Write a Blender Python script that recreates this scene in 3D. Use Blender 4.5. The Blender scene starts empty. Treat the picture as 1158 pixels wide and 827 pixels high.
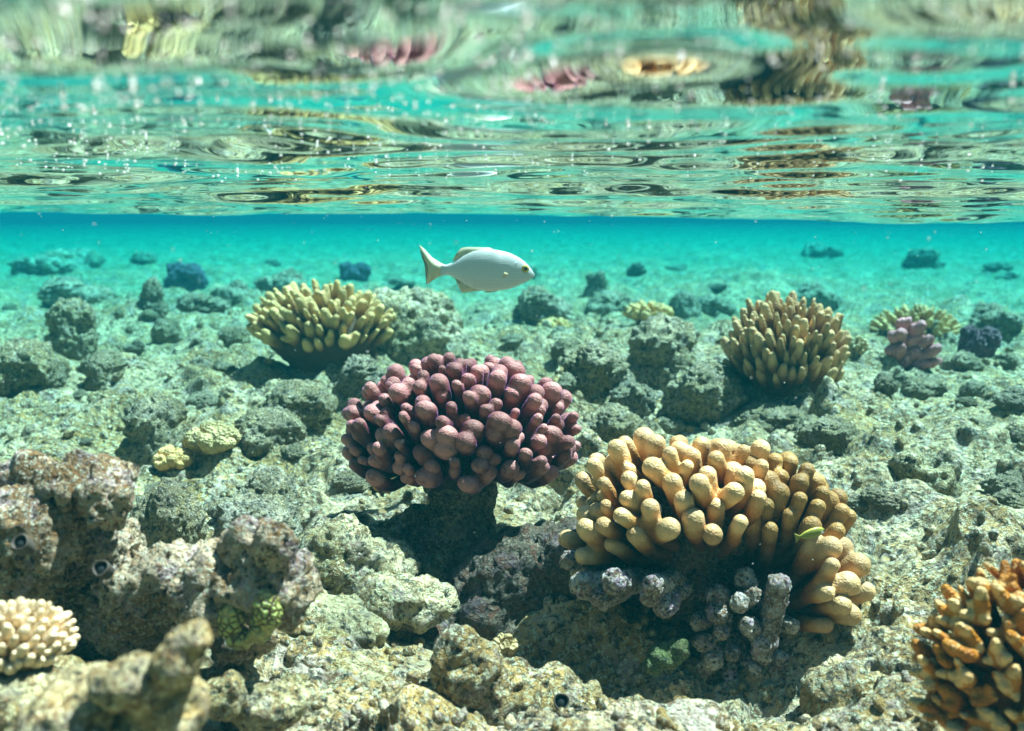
import bpy, bmesh, math, random
import numpy as np
from mathutils import Vector, Matrix, Euler

random.seed(7)
rng = np.random.default_rng(11)
SC = bpy.context.scene
COL = SC.collection
R = math.radians

# ------------------------------------------------------------------ camera, world, sun, exposure
S = 1003.0                       # focal length in photograph pixels (1158 wide)
HOR = 238.0
TILT = math.atan((413.5 - HOR) / S)
CAM = np.array([0.0, 0.0, -0.052])
cam = bpy.data.cameras.new("camera")
cam.sensor_width = 36.0
cam.lens = S / 1158.0 * 36.0
cam.clip_start = 0.01
cam.clip_end = 400.0
cam.dof.use_dof = True
cam.dof.focus_distance = 1.10
cam.dof.aperture_fstop = 5.6
cob = bpy.data.objects.new("camera", cam)
COL.objects.link(cob)
cob.location = CAM
cob.rotation_euler = (math.pi / 2 - TILT, 0, 0)
SC.camera = cob

SUN_EL, SUN_AZ = R(66), R(68)    # azimuth measured from +Y (view direction) towards +X
world = bpy.data.worlds.new("World")
SC.world = world
world.use_nodes = True
wn = world.node_tree
bg = wn.nodes["Background"]
sky = wn.nodes.new("ShaderNodeTexSky")
sky.sky_type = 'NISHITA'
sky.sun_disc = False
sky.sun_elevation = SUN_EL
sky.sun_rotation = SUN_AZ
wn.links.new(sky.outputs[0], bg.inputs[0])
bg.inputs[1].default_value = 0.05
sl = bpy.data.lights.new("sun", 'SUN')
sl.energy = 5.0
sl.angle = R(0.9)
sl.color = (1.0, 0.77, 0.74)
so = bpy.data.objects.new("sun", sl)
COL.objects.link(so)
sdir = Vector((math.sin(SUN_AZ) * math.cos(SUN_EL), math.cos(SUN_AZ) * math.cos(SUN_EL), math.sin(SUN_EL)))
so.rotation_euler = sdir.to_track_quat('Z', 'Y').to_euler()
so.location = sdir * 20

SC.render.engine = 'CYCLES'
SC.view_settings.view_transform = 'Standard'
SC.view_settings.look = 'None'
SC.view_settings.gamma = 1.0
SC.view_settings.exposure = 2.3
cy = SC.cycles
cy.use_denoising = True
cy.denoiser = 'OPENIMAGEDENOISE'
cy.max_bounces = 8
cy.diffuse_bounces = 1
cy.glossy_bounces = 4
cy.transmission_bounces = 4
cy.transparent_max_bounces = 8
cy.volume_bounces = 1
cy.caustics_reflective = False
cy.caustics_refractive = False
cy.sample_clamp_indirect = 6.0

# ------------------------------------------------------------------ numpy noise
def _h(ix, iy, iz, seed):
    n = (ix.astype(np.int64) * 374761393 + iy.astype(np.int64) * 668265263 + iz.astype(np.int64) * 2147483647 + seed * 1274126177) & 0xFFFFFFFF
    n = ((n ^ (n >> 13)) * 1274126177) & 0xFFFFFFFF
    n = ((n ^ (n >> 16)) * 2246822519) & 0xFFFFFFFF
    n = n ^ (n >> 15)
    return (n & 0xFFFFFF).astype(np.float64) / float(0xFFFFFF)

def vnoise(p, seed=0):
    """smooth value noise, -1..1"""
    f = np.floor(p); t = p - f; t = t * t * t * (t * (t * 6 - 15) + 10)
    i = f.astype(np.int64); out = 0
    for a in (0, 1):
        wa = t[:, 0] if a else 1 - t[:, 0]
        for b in (0, 1):
            wb = t[:, 1] if b else 1 - t[:, 1]
            for c in (0, 1):
                wc = t[:, 2] if c else 1 - t[:, 2]
                out = out + wa * wb * wc * _h(i[:, 0] + a, i[:, 1] + b, i[:, 2] + c, seed)
    return out * 2 - 1

def fbm(p, octs=4, seed=0, gain=0.5, ridged=False):
    s = 0; a = 1; tot = 0
    for o in range(octs):
        n = vnoise(p * (2.03 ** o) + o * 17.3, seed + o)
        if ridged: n = 1 - 2 * np.abs(n)
        s = s + a * n; tot += a; a *= gain
    return s / tot

def worley(p, seed=0, flat=False):
    """distance to nearest feature point and a random per cell"""
    f = np.floor(p); i = f.astype(np.int64)
    best = np.full(len(p), 9.0); rid = np.zeros(len(p))
    for a in (-1, 0, 1):
        for b in (-1, 0, 1):
            for c in ((0,) if flat else (-1, 0, 1)):
                x, y, z = i[:, 0] + a, i[:, 1] + b, i[:, 2] + c
                dx = x + _h(x, y, z, seed) - p[:, 0]
                dy = y + _h(x, y, z, seed + 1) - p[:, 1]
                dz = 0 if flat else z + _h(x, y, z, seed + 2) - p[:, 2]
                d = np.sqrt(dx * dx + dy * dy + dz * dz)
                m = d < best
                best = np.where(m, d, best); rid = np.where(m, _h(x, y, z, seed + 3), rid)
    return best, rid

def sstep(a, b, x):
    t = np.clip((x - a) / (b - a), 0, 1)
    return t * t * (3 - 2 * t)

# ------------------------------------------------------------------ mesh helpers
def mesh_np(name, V, F, mat=None, smooth=True, attr=None):
    V = np.asarray(V, dtype=np.float32); F = np.asarray(F, dtype=np.int32)
    me = bpy.data.meshes.new(name)
    k = F.shape[1]
    me.vertices.add(len(V)); me.loops.add(F.size); me.polygons.add(len(F))
    me.vertices.foreach_set("co", V.ravel())
    me.loops.foreach_set("vertex_index", F.ravel())
    me.polygons.foreach_set("loop_start", np.arange(0, F.size, k, dtype=np.int32))
    me.polygons.foreach_set("loop_total", np.full(len(F), k, dtype=np.int32))
    me.update(calc_edges=True)
    if smooth: me.polygons.foreach_set("use_smooth", np.ones(len(F), dtype=bool))
    if attr is not None:
        for n, v in attr.items():
            at = me.attributes.new(n, 'FLOAT', 'POINT')
            at.data.foreach_set("value", np.asarray(v, dtype=np.float32))
    if mat: me.materials.append(mat)
    return me

def obj(name, me, parent=None, loc=(0, 0, 0), rot=(0, 0, 0), scale=(1, 1, 1)):
    o = bpy.data.objects.new(name, me); COL.objects.link(o)
    o.location = loc; o.rotation_euler = rot; o.scale = scale
    if parent: o.parent = parent
    return o

def tag(o, label=None, cat=None, group=None, kind=None):
    if label: o['label'] = label
    if cat: o['category'] = cat
    if group: o['group'] = group
    if kind: o['kind'] = kind
    return o

def P(px, py, d):
    """photograph pixel -> point whose distance along world Y is d"""
    r = (px - 579) / S; u = -(py - 413.5) / S
    v = np.array([r, math.cos(TILT) + u * math.sin(TILT), -math.sin(TILT) + u * math.cos(TILT)])
    return CAM + v * (d / v[1])

def ico(sub):
    bm = bmesh.new(); bmesh.ops.create_icosphere(bm, subdivisions=sub, radius=1)
    V = np.array([v.co[:] for v in bm.verts]); F = np.array([[v.index for v in f.verts] for f in bm.faces])
    bm.free(); return V, F
ICO = {s: ico(s) for s in (1, 2, 3, 4, 5)}

def merge(parts):
    Vs, Fs, n = [], [], 0
    for V, F in parts:
        Vs.append(V); Fs.append(F + n); n += len(V)
    return np.vstack(Vs), np.vstack(Fs)

def ell(c, r, rot=(0, 0, 0), sub=3):
    V, F = ICO[sub]
    M = np.array(Euler(rot).to_matrix())
    return (V * np.asarray(r)) @ M.T + np.asarray(c), F

def capsule(a, b, ra, rb, seg=12, flat=1.0, fdir=None):
    a = np.asarray(a, float); b = np.asarray(b, float)
    ax = b - a; L = np.linalg.norm(ax); ax = ax / max(L, 1e-9)
    if fdir is None: fdir = np.array([0.31, 0.17, 0.93])
    u = np.cross(ax, fdir)
    if np.linalg.norm(u) < 1e-3: u = np.cross(ax, [1, 0, 0.1])
    u /= np.linalg.norm(u); w = np.cross(ax, u)
    prof = []
    for k in range(1, 5):
        t = math.pi / 2 * k / 4; prof.append((-math.cos(t) * ra, math.sin(t) * ra))
    for k in range(0, 5):
        t = math.pi / 2 * k / 5; prof.append((L + math.sin(t) * rb, math.cos(t) * rb))
    V = [a - ax * ra]
    for s, r in prof:
        for j in range(seg):
            th = 2 * math.pi * j / seg
            V.append(a + ax * s + (u * math.cos(th) * flat + w * math.sin(th)) * r)
    V.append(b + ax * rb)
    F = []
    n = len(prof)
    for j in range(seg):
        j2 = (j + 1) % seg
        F.append((0, 1 + j2, 1 + j))
        for i in range(n - 1):
            p, q = 1 + i * seg, 1 + (i + 1) * seg
            F.append((p + j, p + j2, q + j2)); F.append((p + j, q + j2, q + j))
        F.append((1 + (n - 1) * seg + j, 1 + (n - 1) * seg + j2, len(V) - 1))
    return np.array(V), np.array(F)

def vox(V, F, voxel, it=4, fac=0.5):
    me = mesh_np("tmp", V, F)
    o = bpy.data.objects.new("tmp", me); COL.objects.link(o)
    m = o.modifiers.new("r", 'REMESH'); m.mode = 'VOXEL'; m.voxel_size = voxel
    if it:
        s = o.modifiers.new("s", 'SMOOTH'); s.factor = fac; s.iterations = it
    dg = bpy.context.evaluated_depsgraph_get(); dg.update()
    ev = o.evaluated_get(dg); em = ev.to_mesh()
    n = len(em.vertices); co = np.empty(n * 3, np.float32); em.vertices.foreach_get("co", co)
    no = np.empty(n * 3, np.float32); em.vertex_normals.foreach_get("vector", no)
    nf = len(em.polygons); fi = np.empty(len(em.loops), np.int32); em.loops.foreach_get("vertex_index", fi)
    ev.to_mesh_clear()
    bpy.data.objects.remove(o); bpy.data.meshes.remove(me)
    return co.reshape(-1, 3).astype(float), no.reshape(-1, 3).astype(float), fi.reshape(-1, 4)

# ------------------------------------------------------------------ node helpers
def new_mat(name):
    m = bpy.data.materials.new(name); m.use_nodes = True
    nt = m.node_tree
    return m, nt, nt.nodes["Principled BSDF"]

class NB:
    def __init__(s, nt): s.nt = nt; s.l = nt.links
    def n(s, typ, **k):
        nd = s.nt.nodes.new(typ)
        for a, v in k.items(): setattr(nd, a, v)
        return nd
    def noise(s, co, scale, detail=4, rough=0.6, dist=0.0):
        nd = s.n("ShaderNodeTexNoise"); nd.inputs['Scale'].default_value = scale; nd.inputs['Detail'].default_value = detail
        nd.inputs['Roughness'].default_value = rough; nd.inputs['Distortion'].default_value = dist
        s.l.new(co, nd.inputs['Vector']); return nd.outputs['Fac']
    def vor(s, co, scale, feature='F1', rnd=1.0):
        nd = s.n("ShaderNodeTexVoronoi"); nd.feature = feature; nd.inputs['Scale'].default_value = scale
        nd.inputs['Randomness'].default_value = rnd
        s.l.new(co, nd.inputs['Vector']); return nd.outputs['Distance']
    def ramp(s, fac, stops, interp='LINEAR'):
        nd = s.n("ShaderNodeValToRGB"); cr = nd.color_ramp; cr.interpolation = interp
        while len(cr.elements) < len(stops): cr.elements.new(0.5)
        for e, (p, c) in zip(cr.elements, stops):
            e.position = p; e.color = (c, c, c, 1) if not isinstance(c, (tuple, list)) else (*c, 1)
        s.l.new(fac, nd.inputs[0]); return nd.outputs[0]
    def mix(s, fac, a, b, mode='MIX'):
        nd = s.n("ShaderNodeMix", data_type='RGBA', blend_type=mode)
        for sock, v in ((nd.inputs[0], fac), (nd.inputs[6], a), (nd.inputs[7], b)):
            if isinstance(v, (int, float)): sock.default_value = v
            elif isinstance(v, tuple): sock.default_value = (*v, 1)
            else: s.l.new(v, sock)
        return nd.outputs[2]
    def math(s, op, a, b=0.0):
        nd = s.n("ShaderNodeMath", operation=op)
        for sock, v in ((nd.inputs[0], a), (nd.inputs[1], b)):
            if isinstance(v, (int, float)): sock.default_value = v
            else: s.l.new(v, sock)
        return nd.outputs[0]

def reef_mat(name, tones, scale=1.0, bump=1.0, space='Object', seed=0.0):
    """tones: cream, olive, mauve-grey, brown, dark"""
    m, nt, bs = new_mat(name); b = NB(nt)
    tc = b.n("ShaderNodeTexCoord")
    mp = b.n("ShaderNodeMapping"); mp.inputs['Location'].default_value = (seed, seed * 1.7, -seed)
    nt.links.new(tc.outputs[space], mp.inputs[0]); co = mp.outputs[0]
    if space == 'Object':
        oi = b.n("ShaderNodeObjectInfo"); mm = b.n("ShaderNodeVectorMath", operation='SCALE')
        cx = b.n("ShaderNodeCombineXYZ"); 
        for i in range(3): nt.links.new(oi.outputs['Random'], cx.inputs[i])
        nt.links.new(cx.outputs[0], mm.inputs[0]); mm.inputs[3].default_value = 37.0
        ad = b.n("ShaderNodeVectorMath", operation='ADD'); nt.links.new(co, ad.inputs[0]); nt.links.new(mm.outputs[0], ad.inputs[1]); co = ad.outputs[0]
    c1, c2, c3, c4, c5 = tones
    nA = b.noise(co, 7 * scale, 6, 0.62, 0.4)
    nB_ = b.noise(co, 19 * scale, 6, 0.7, 0.6)
    nC = b.noise(co, 60 * scale, 5, 0.7, 0.3)
    nD = b.noise(co, 170 * scale, 4, 0.75)
    v1 = b.vor(co, 42 * scale); v2 = b.vor(co, 120 * scale)
    col = b.mix(b.ramp(nA, [(0.43, 0.0), (0.55, 1.0)]), c1, c2)
    col = b.mix(b.ramp(nB_, [(0.52, 0.0), (0.58, 0.9)]), col, c3)
    col = b.mix(b.ramp(nC, [(0.51, 0.0), (0.58, 0.9)]), col, c4)
    lt = tuple(min(0.8, x * 1.55 + 0.03) for x in c1)
    col = b.mix(b.ramp(nD, [(0.52, 0.0), (0.60, 0.9)]), col, lt)
    pit = b.ramp(v1, [(0.10, 1.0), (0.22, 0.0)])
    pit2 = b.mix(b.ramp(nB_, [(0.45, 0.0), (0.55, 1.0)]), (0.0, 0.0, 0.0), pit)
    col = b.mix(pit2, col, c5)
    dk = b.ramp(b.noise(co, 95 * scale, 5, 0.7), [(0.39, 0.9), (0.46, 0.0)])
    col = b.mix(dk, col, c5)
    nt.links.new(col, bs.inputs['Base Color'])
    bs.inputs['Roughness'].default_value = 0.55
    bs.inputs['Specular IOR Level'].default_value = 0.35
    h = b.math('MULTIPLY', nB_, 0.9)
    h = b.math('ADD', h, b.math('MULTIPLY', nC, 0.65))
    h = b.math('ADD', h, b.math('MULTIPLY', nD, 0.25))
    h = b.math('ADD', h, b.math('MULTIPLY', b.ramp(v1, [(0.05, 0.0), (0.3, 1.0)]), 0.30))
    h = b.math('ADD', h, b.math('MULTIPLY', v2, 0.18))
    bp = b.n("ShaderNodeBump"); bp.inputs['Strength'].default_value = 1.0; bp.inputs['Distance'].default_value = 0.022 * bump / scale
    nt.links.new(h, bp.inputs['Height']); nt.links.new(bp.outputs[0], bs.inputs['Normal'])
    return m

CREAM, OLIVE, MAUVE, BROWN, DARK = (0.46, 0.42, 0.27), (0.20, 0.20, 0.09), (0.30, 0.27, 0.26), (0.20, 0.13, 0.06), (0.035, 0.038, 0.03)
M_ground = reef_mat("seabed_crust", ((0.80, 0.59, 0.34), (0.52, 0.32, 0.11), (0.50, 0.38, 0.32), (0.20, 0.11, 0.045), DARK), 1.0, 1.3)
M_rock = reef_mat("algae_rock", ((0.70, 0.54, 0.31), (0.34, 0.25, 0.10), (0.44, 0.34, 0.29), (0.20, 0.12, 0.05), DARK), 1.1, 1.2)
M_rock_shade = reef_mat("dark_shaded_rock", ((0.16, 0.12, 0.08), (0.07, 0.055, 0.035), (0.17, 0.11, 0.13), (0.15, 0.05, 0.025), (0.012, 0.012, 0.01)), 1.3)  # dark rock, its colour lowered further to paint shade under the corals
M_rock_mauve = reef_mat("coralline_rock", ((0.78, 0.58, 0.38), (0.30, 0.17, 0.07), (0.46, 0.33, 0.34), (0.32, 0.16, 0.05), (0.02, 0.015, 0.012)), 1.5, 1.5)
M_rock_tan = reef_mat("tan_rock", ((0.55, 0.46, 0.26), (0.38, 0.26, 0.09), (0.34, 0.30, 0.22), (0.25, 0.14, 0.05), DARK), 1.3)
M_rock_grey = reef_mat("grey_boulder", ((0.42, 0.40, 0.30), (0.20, 0.20, 0.13), (0.28, 0.26, 0.24), (0.14, 0.12, 0.07), DARK), 0.9)
M_rock_purple = reef_mat("purple_rock", ((0.26, 0.15, 0.20), (0.14, 0.07, 0.10), (0.32, 0.20, 0.27), (0.10, 0.06, 0.05), (0.03, 0.02, 0.03)), 1.0)
M_dead = reef_mat("dead_branch_crust", ((0.78, 0.62, 0.48), (0.34, 0.20, 0.12), (0.60, 0.38, 0.52), (0.24, 0.11, 0.05), (0.03, 0.02, 0.02)), 1.8, 1.0)

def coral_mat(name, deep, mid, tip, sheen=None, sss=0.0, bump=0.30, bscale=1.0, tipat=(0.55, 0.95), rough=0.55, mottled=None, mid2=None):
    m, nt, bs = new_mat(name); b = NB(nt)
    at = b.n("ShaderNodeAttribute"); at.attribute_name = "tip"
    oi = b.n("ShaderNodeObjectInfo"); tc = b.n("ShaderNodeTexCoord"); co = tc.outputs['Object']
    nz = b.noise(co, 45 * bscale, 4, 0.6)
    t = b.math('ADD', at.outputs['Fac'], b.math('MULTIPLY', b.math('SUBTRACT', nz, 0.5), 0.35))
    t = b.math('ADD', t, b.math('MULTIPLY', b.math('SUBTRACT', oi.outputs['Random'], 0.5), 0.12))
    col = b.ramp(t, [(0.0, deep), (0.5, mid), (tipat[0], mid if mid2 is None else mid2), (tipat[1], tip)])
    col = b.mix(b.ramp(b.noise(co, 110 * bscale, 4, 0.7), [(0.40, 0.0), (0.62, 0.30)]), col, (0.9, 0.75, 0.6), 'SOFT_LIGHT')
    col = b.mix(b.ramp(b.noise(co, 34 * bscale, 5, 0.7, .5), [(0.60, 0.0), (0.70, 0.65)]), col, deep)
    if mottled:
        col = b.mix(b.ramp(b.noise(co, 70 * bscale, 5, 0.7), [(0.5, 0.0), (0.62, 0.8)]), col, mottled)
    hv = b.n("ShaderNodeHueSaturation"); nt.links.new(col, hv.inputs['Color'])
    nt.links.new(b.math('ADD', b.math('MULTIPLY', oi.outputs['Random'], 0.4), 0.8), hv.inputs['Value'])
    nt.links.new(b.math('ADD', b.math('MULTIPLY', b.noise(co, 20, 2), 0.03), 0.485), hv.inputs['Hue'])
    nt.links.new(hv.outputs[0], bs.inputs['Base Color'])
    bs.inputs['Roughness'].default_value = rough
    bs.inputs['Specular IOR Level'].default_value = 0.35
    if sheen:
        bs.inputs['Sheen Weight'].default_value = 0.4; bs.inputs['Sheen Roughness'].default_value = 0.35
        bs.inputs['Sheen Tint'].default_value = (*sheen, 1)
    h = b.math('ADD', b.vor(co, 430 * bscale), b.math('MULTIPLY', b.noise(co, 160 * bscale, 3), 0.8))
    bp = b.n("ShaderNodeBump"); bp.inputs['Strength'].default_value = bump; bp.inputs['Distance'].default_value = 0.0035
    nt.links.new(h, bp.inputs['Height']); nt.links.new(bp.outputs[0], bs.inputs['Normal'])
    return m

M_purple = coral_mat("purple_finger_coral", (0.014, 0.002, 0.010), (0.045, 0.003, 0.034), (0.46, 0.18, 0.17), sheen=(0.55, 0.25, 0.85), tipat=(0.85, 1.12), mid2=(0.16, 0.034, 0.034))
M_purple_core = coral_mat("purple_coral_core", (0.04, 0.018, 0.02), (0.07, 0.03, 0.035), (0.1, 0.05, 0.05), bump=0.8)
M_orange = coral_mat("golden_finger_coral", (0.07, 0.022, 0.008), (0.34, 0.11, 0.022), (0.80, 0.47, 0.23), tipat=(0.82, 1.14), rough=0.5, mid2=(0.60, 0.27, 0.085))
M_orange_shade = coral_mat("shaded_brown_coral", (0.03, 0.012, 0.005), (0.14, 0.055, 0.014), (0.40, 0.21, 0.07), tipat=(0.7, 1.1))  # browner copy of the golden coral with shade put into its colour
M_olive = coral_mat("olive_branch_coral", (0.03, 0.015, 0.006), (0.22, 0.085, 0.02), (0.80, 0.46, 0.22), tipat=(0.6, 1.0), bump=0.6, bscale=0.7)
M_olive_pale = coral_mat("pale_branch_coral", (0.05, 0.03, 0.012), (0.26, 0.11, 0.03), (0.74, 0.45, 0.18), tipat=(0.55, 0.95), bump=0.6, bscale=0.7)
M_cream = coral_mat("cream_branch_coral", (0.20, 0.08, 0.02), (0.56, 0.28, 0.09), (0.85, 0.62, 0.38), tipat=(0.55, 0.95))
M_fire = coral_mat("fire_coral", (0.10, 0.025, 0.002), (0.42, 0.11, 0.004), (0.80, 0.48, 0.20), tipat=(0.97, 1.12), bump=0.5, mid2=(0.56, 0.20, 0.012))
M_lilac = coral_mat("lilac_knob_coral", (0.10, 0.02, 0.03), (0.42, 0.09, 0.11), (0.66, 0.24, 0.27), tipat=(0.5, 0.95), bump=0.6, bscale=0.6)
M_knobtan = coral_mat("tan_knob_coral", (0.12, 0.07, 0.03), (0.32, 0.20, 0.08), (0.56, 0.40, 0.19), tipat=(0.5, 0.95), bump=1.2, bscale=.5)

# green brain-like coral
m, nt, bs = new_mat("green_maze_coral"); b = NB(nt); co = b.n("ShaderNodeTexCoord").outputs['Object']
wv = b.vor(co, 150, 'DISTANCE_TO_EDGE')
nz = b.noise(co, 55, 3)
col = b.ramp(wv, [(0.04, (0.07, 0.02, 0.01)), (0.16, (0.36, 0.40, 0.09)), (0.4, (0.56, 0.62, 0.22))])
col = b.mix(b.ramp(nz, [(0.5, 0.0), (0.62, 0.8)]), col, (0.50, 0.42, 0.16))
nt.links.new(col, bs.inputs['Base Color']); bs.inputs['Roughness'].default_value = 0.5
bp = b.n("ShaderNodeBump"); bp.inputs['Distance'].default_value = 0.004; nt.links.new(wv, bp.inputs['Height']); nt.links.new(bp.outputs[0], bs.inputs['Normal'])
M_green = m

def plain(name, c, rough=0.5, spec=0.4, metal=0.0, sss=0.0):
    m, nt, bs = new_mat(name); b = NB(nt); co = b.n("ShaderNodeTexCoord").outputs['Object']
    nz = b.noise(co, 120, 3)
    col = b.mix(nz, tuple(x * 0.8 for x in c), tuple(min(1, x * 1.2) for x in c))
    nt.links.new(col, bs.inputs['Base Color'])
    bs.inputs['Roughness'].default_value = rough; bs.inputs['Specular IOR Level'].default_value = spec; bs.inputs['Metallic'].default_value = metal
    return m

# ------------------------------------------------------------------ seabed
GY = [-100, -1, 0, .5, .8, 1.1, 1.5, 2.2, 3, 5, 8, 14, 20, 30, 45, 80]
GZ = [-.6, -.5, -.52, -.53, -.53, -.535, -.515, -.50, -.51, -.52, -.53, -.53, -.54, -.56, -.7, -1.2]
def ground_base(x, y):
    x = np.asarray(x, float); y = np.asarray(y, float)
    z = np.interp(y, GY, GZ)
    near = sstep(3.5, 1.2, y)
    z = z + 0.055 * sstep(0.22, 0.65, x) * near * sstep(0.3, 0.8, y)
    z = z - 0.055 * np.exp(-(((x + 0.09) / 0.13) ** 2 + ((y - 0.99) / 0.11) ** 2))          # hollow before the purple coral
    z = z - 0.10 * np.exp(-(((x - 0.22) / 0.15) ** 2 + ((y - 0.88) / 0.13) ** 2))           # dark hollow under the golden coral
    p = np.stack([x.ravel(), y.ravel(), np.zeros(x.size)], 1)
    m = fbm(p * 0.75, 3, 5).reshape(x.shape)
    far = sstep(1.0, 2.5, np.hypot(x, y))
    return z + m * (0.018 + 0.055 * far * sstep(9, 5, y))

def grid_polar(rs, ths):
    n, k = len(rs), len(ths)
    rr, tt = np.meshgrid(rs, ths, indexing='ij')
    X = rr * np.sin(tt); Y = rr * np.cos(tt)
    i = np.arange(n - 1)[:, None] * k; j = np.arange(k)[None, :]; j2 = (j + 1) % k
    F = np.stack([i + j, i + k + j, i + k + j2, i + j2], -1).reshape(-1, 4)
    return X, Y, rr, F

def build_seabed():
    rs = np.concatenate([np.geomspace(0.02, 0.42, 24, endpoint=False), np.geomspace(0.42, 3.2, 760, endpoint=False), np.geomspace(3.2, 24, 280, endpoint=False), np.geomspace(24, 60, 30)])
    a = R(40)
    ths = np.concatenate([np.linspace(-a, a, 760, endpoint=False), np.linspace(a, 2 * math.pi - a, 150, endpoint=False)])
    X, Y, RR, F = grid_polar(rs, ths)
    x, y, r = X.ravel(), Y.ravel(), RR.ravel()
    z = ground_base(x, y)
    p = np.stack([x, y, np.zeros_like(x)], 1)
    q = p + 0.05 * np.stack([fbm(p * 6, 2, 31), fbm(p * 6, 2, 37), np.zeros_like(x)], 1)
    fine = sstep(12, 2.5, r); vf = sstep(3.5, 1.0, r)
    z = z + 0.050 * fbm(q * 2.6, 3, 1) * sstep(40, 8, r)
    z = z + 0.035 * fbm(q * 3.4 + 3, 3, 19, ridged=True) * sstep(1.2, 2.4, r) * sstep(24, 12, r)
    z = z + 0.032 * fbm(q * 5.6, 3, 2, ridged=True) * fine
    # half-buried cobbles in three sizes
    z = z + 0.035 * fbm(q * 1.5 + 7, 2, 15) * sstep(0.9, 1.6, r) * sstep(12, 6, r)
    for f, amp, sd, thr in ((4.5, 0.042, 50, 0.5), (10.5, 0.028, 60, 0.58), (24, 0.004, 70, 0.7)):
        d, rid = worley(q * f, sd, True)
        rad = 0.18 + 0.34 * rid
        z = z + amp * np.clip(1 - (d / rad) ** 2, 0, 1) ** 1.4 * (rid > thr) * (0.4 + 0.6 * rid) * (fine if f < 20 else vf)
    z = z + 0.009 * fbm(q * 17, 3, 3, ridged=True) * fine
    z = z + 0.0045 * fbm(q * 48, 3, 4, 0.6) * vf
    # bored pits
    for f, amp, sd in ((30, 0.011, 90), (13, 0.022, 95)):
        d, rid = worley(q * f, sd, True)
        z = z - amp * sstep(0.26, 0.10, d) * (rid > 0.62) * vf
    dx = 0.010 * fbm(np.stack([x * 14, y * 14, z * 20], 1), 2, 41) * fine
    dy = 0.014 * fbm(np.stack([x * 14, y * 14, z * 20], 1), 2, 43) * fine
    V = np.stack([x + dx, y + dy, z], 1)
    global SEAV, SEAF, GBVH
    from mathutils.bvhtree import BVHTree
    GBVH = BVHTree.FromPolygons([tuple(v) for v in V], [tuple(int(i) for i in f) for f in F])
    o = obj("seabed", mesh_np("seabed", V, F, M_ground))
    tag(o, "pale encrusted reef flat of rubble and pitted rock", kind='structure')
build_seabed()

# ------------------------------------------------------------------ water surface
def surf_height(x, y):
    lam = 3.5
    yy = y + 0.10 * x
    w = -(0.052 + 0.018 * sstep(-0.8, 0.9, x)) * sstep(0.55, 1.9, yy) * (1 - sstep(2.0, 4.5, yy)) + 0.003 * np.sin(2 * math.pi * (x * 0.55 + 0.2 * y) / 1.3)
    rg = np.random.default_rng(31)
    r = np.hypot(x, y)
    q0 = np.stack([x, y, np.zeros_like(x)], 1)
    wx = x + 0.05 * vnoise(q0 * 3.0, 201); wy = y + 0.05 * vnoise(q0 * 3.0, 203)
    for k in range(60):
        L = 0.06 * (0.55 / 0.06) ** rg.random()
        th = rg.normal(0, 0.5)                    # travel mostly along the view
        s = 0.0140 * (L / 0.2) ** 0.2
        a = s * L / (2 * math.pi)
        kx, ky = math.sin(th), math.cos(th)
        fade = sstep(L * 60, L * 22, r)
        w = w + a * np.sin(2 * math.pi * (kx * wx + ky * wy) / L + rg.random() * 6.28) * fade
    return w

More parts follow.
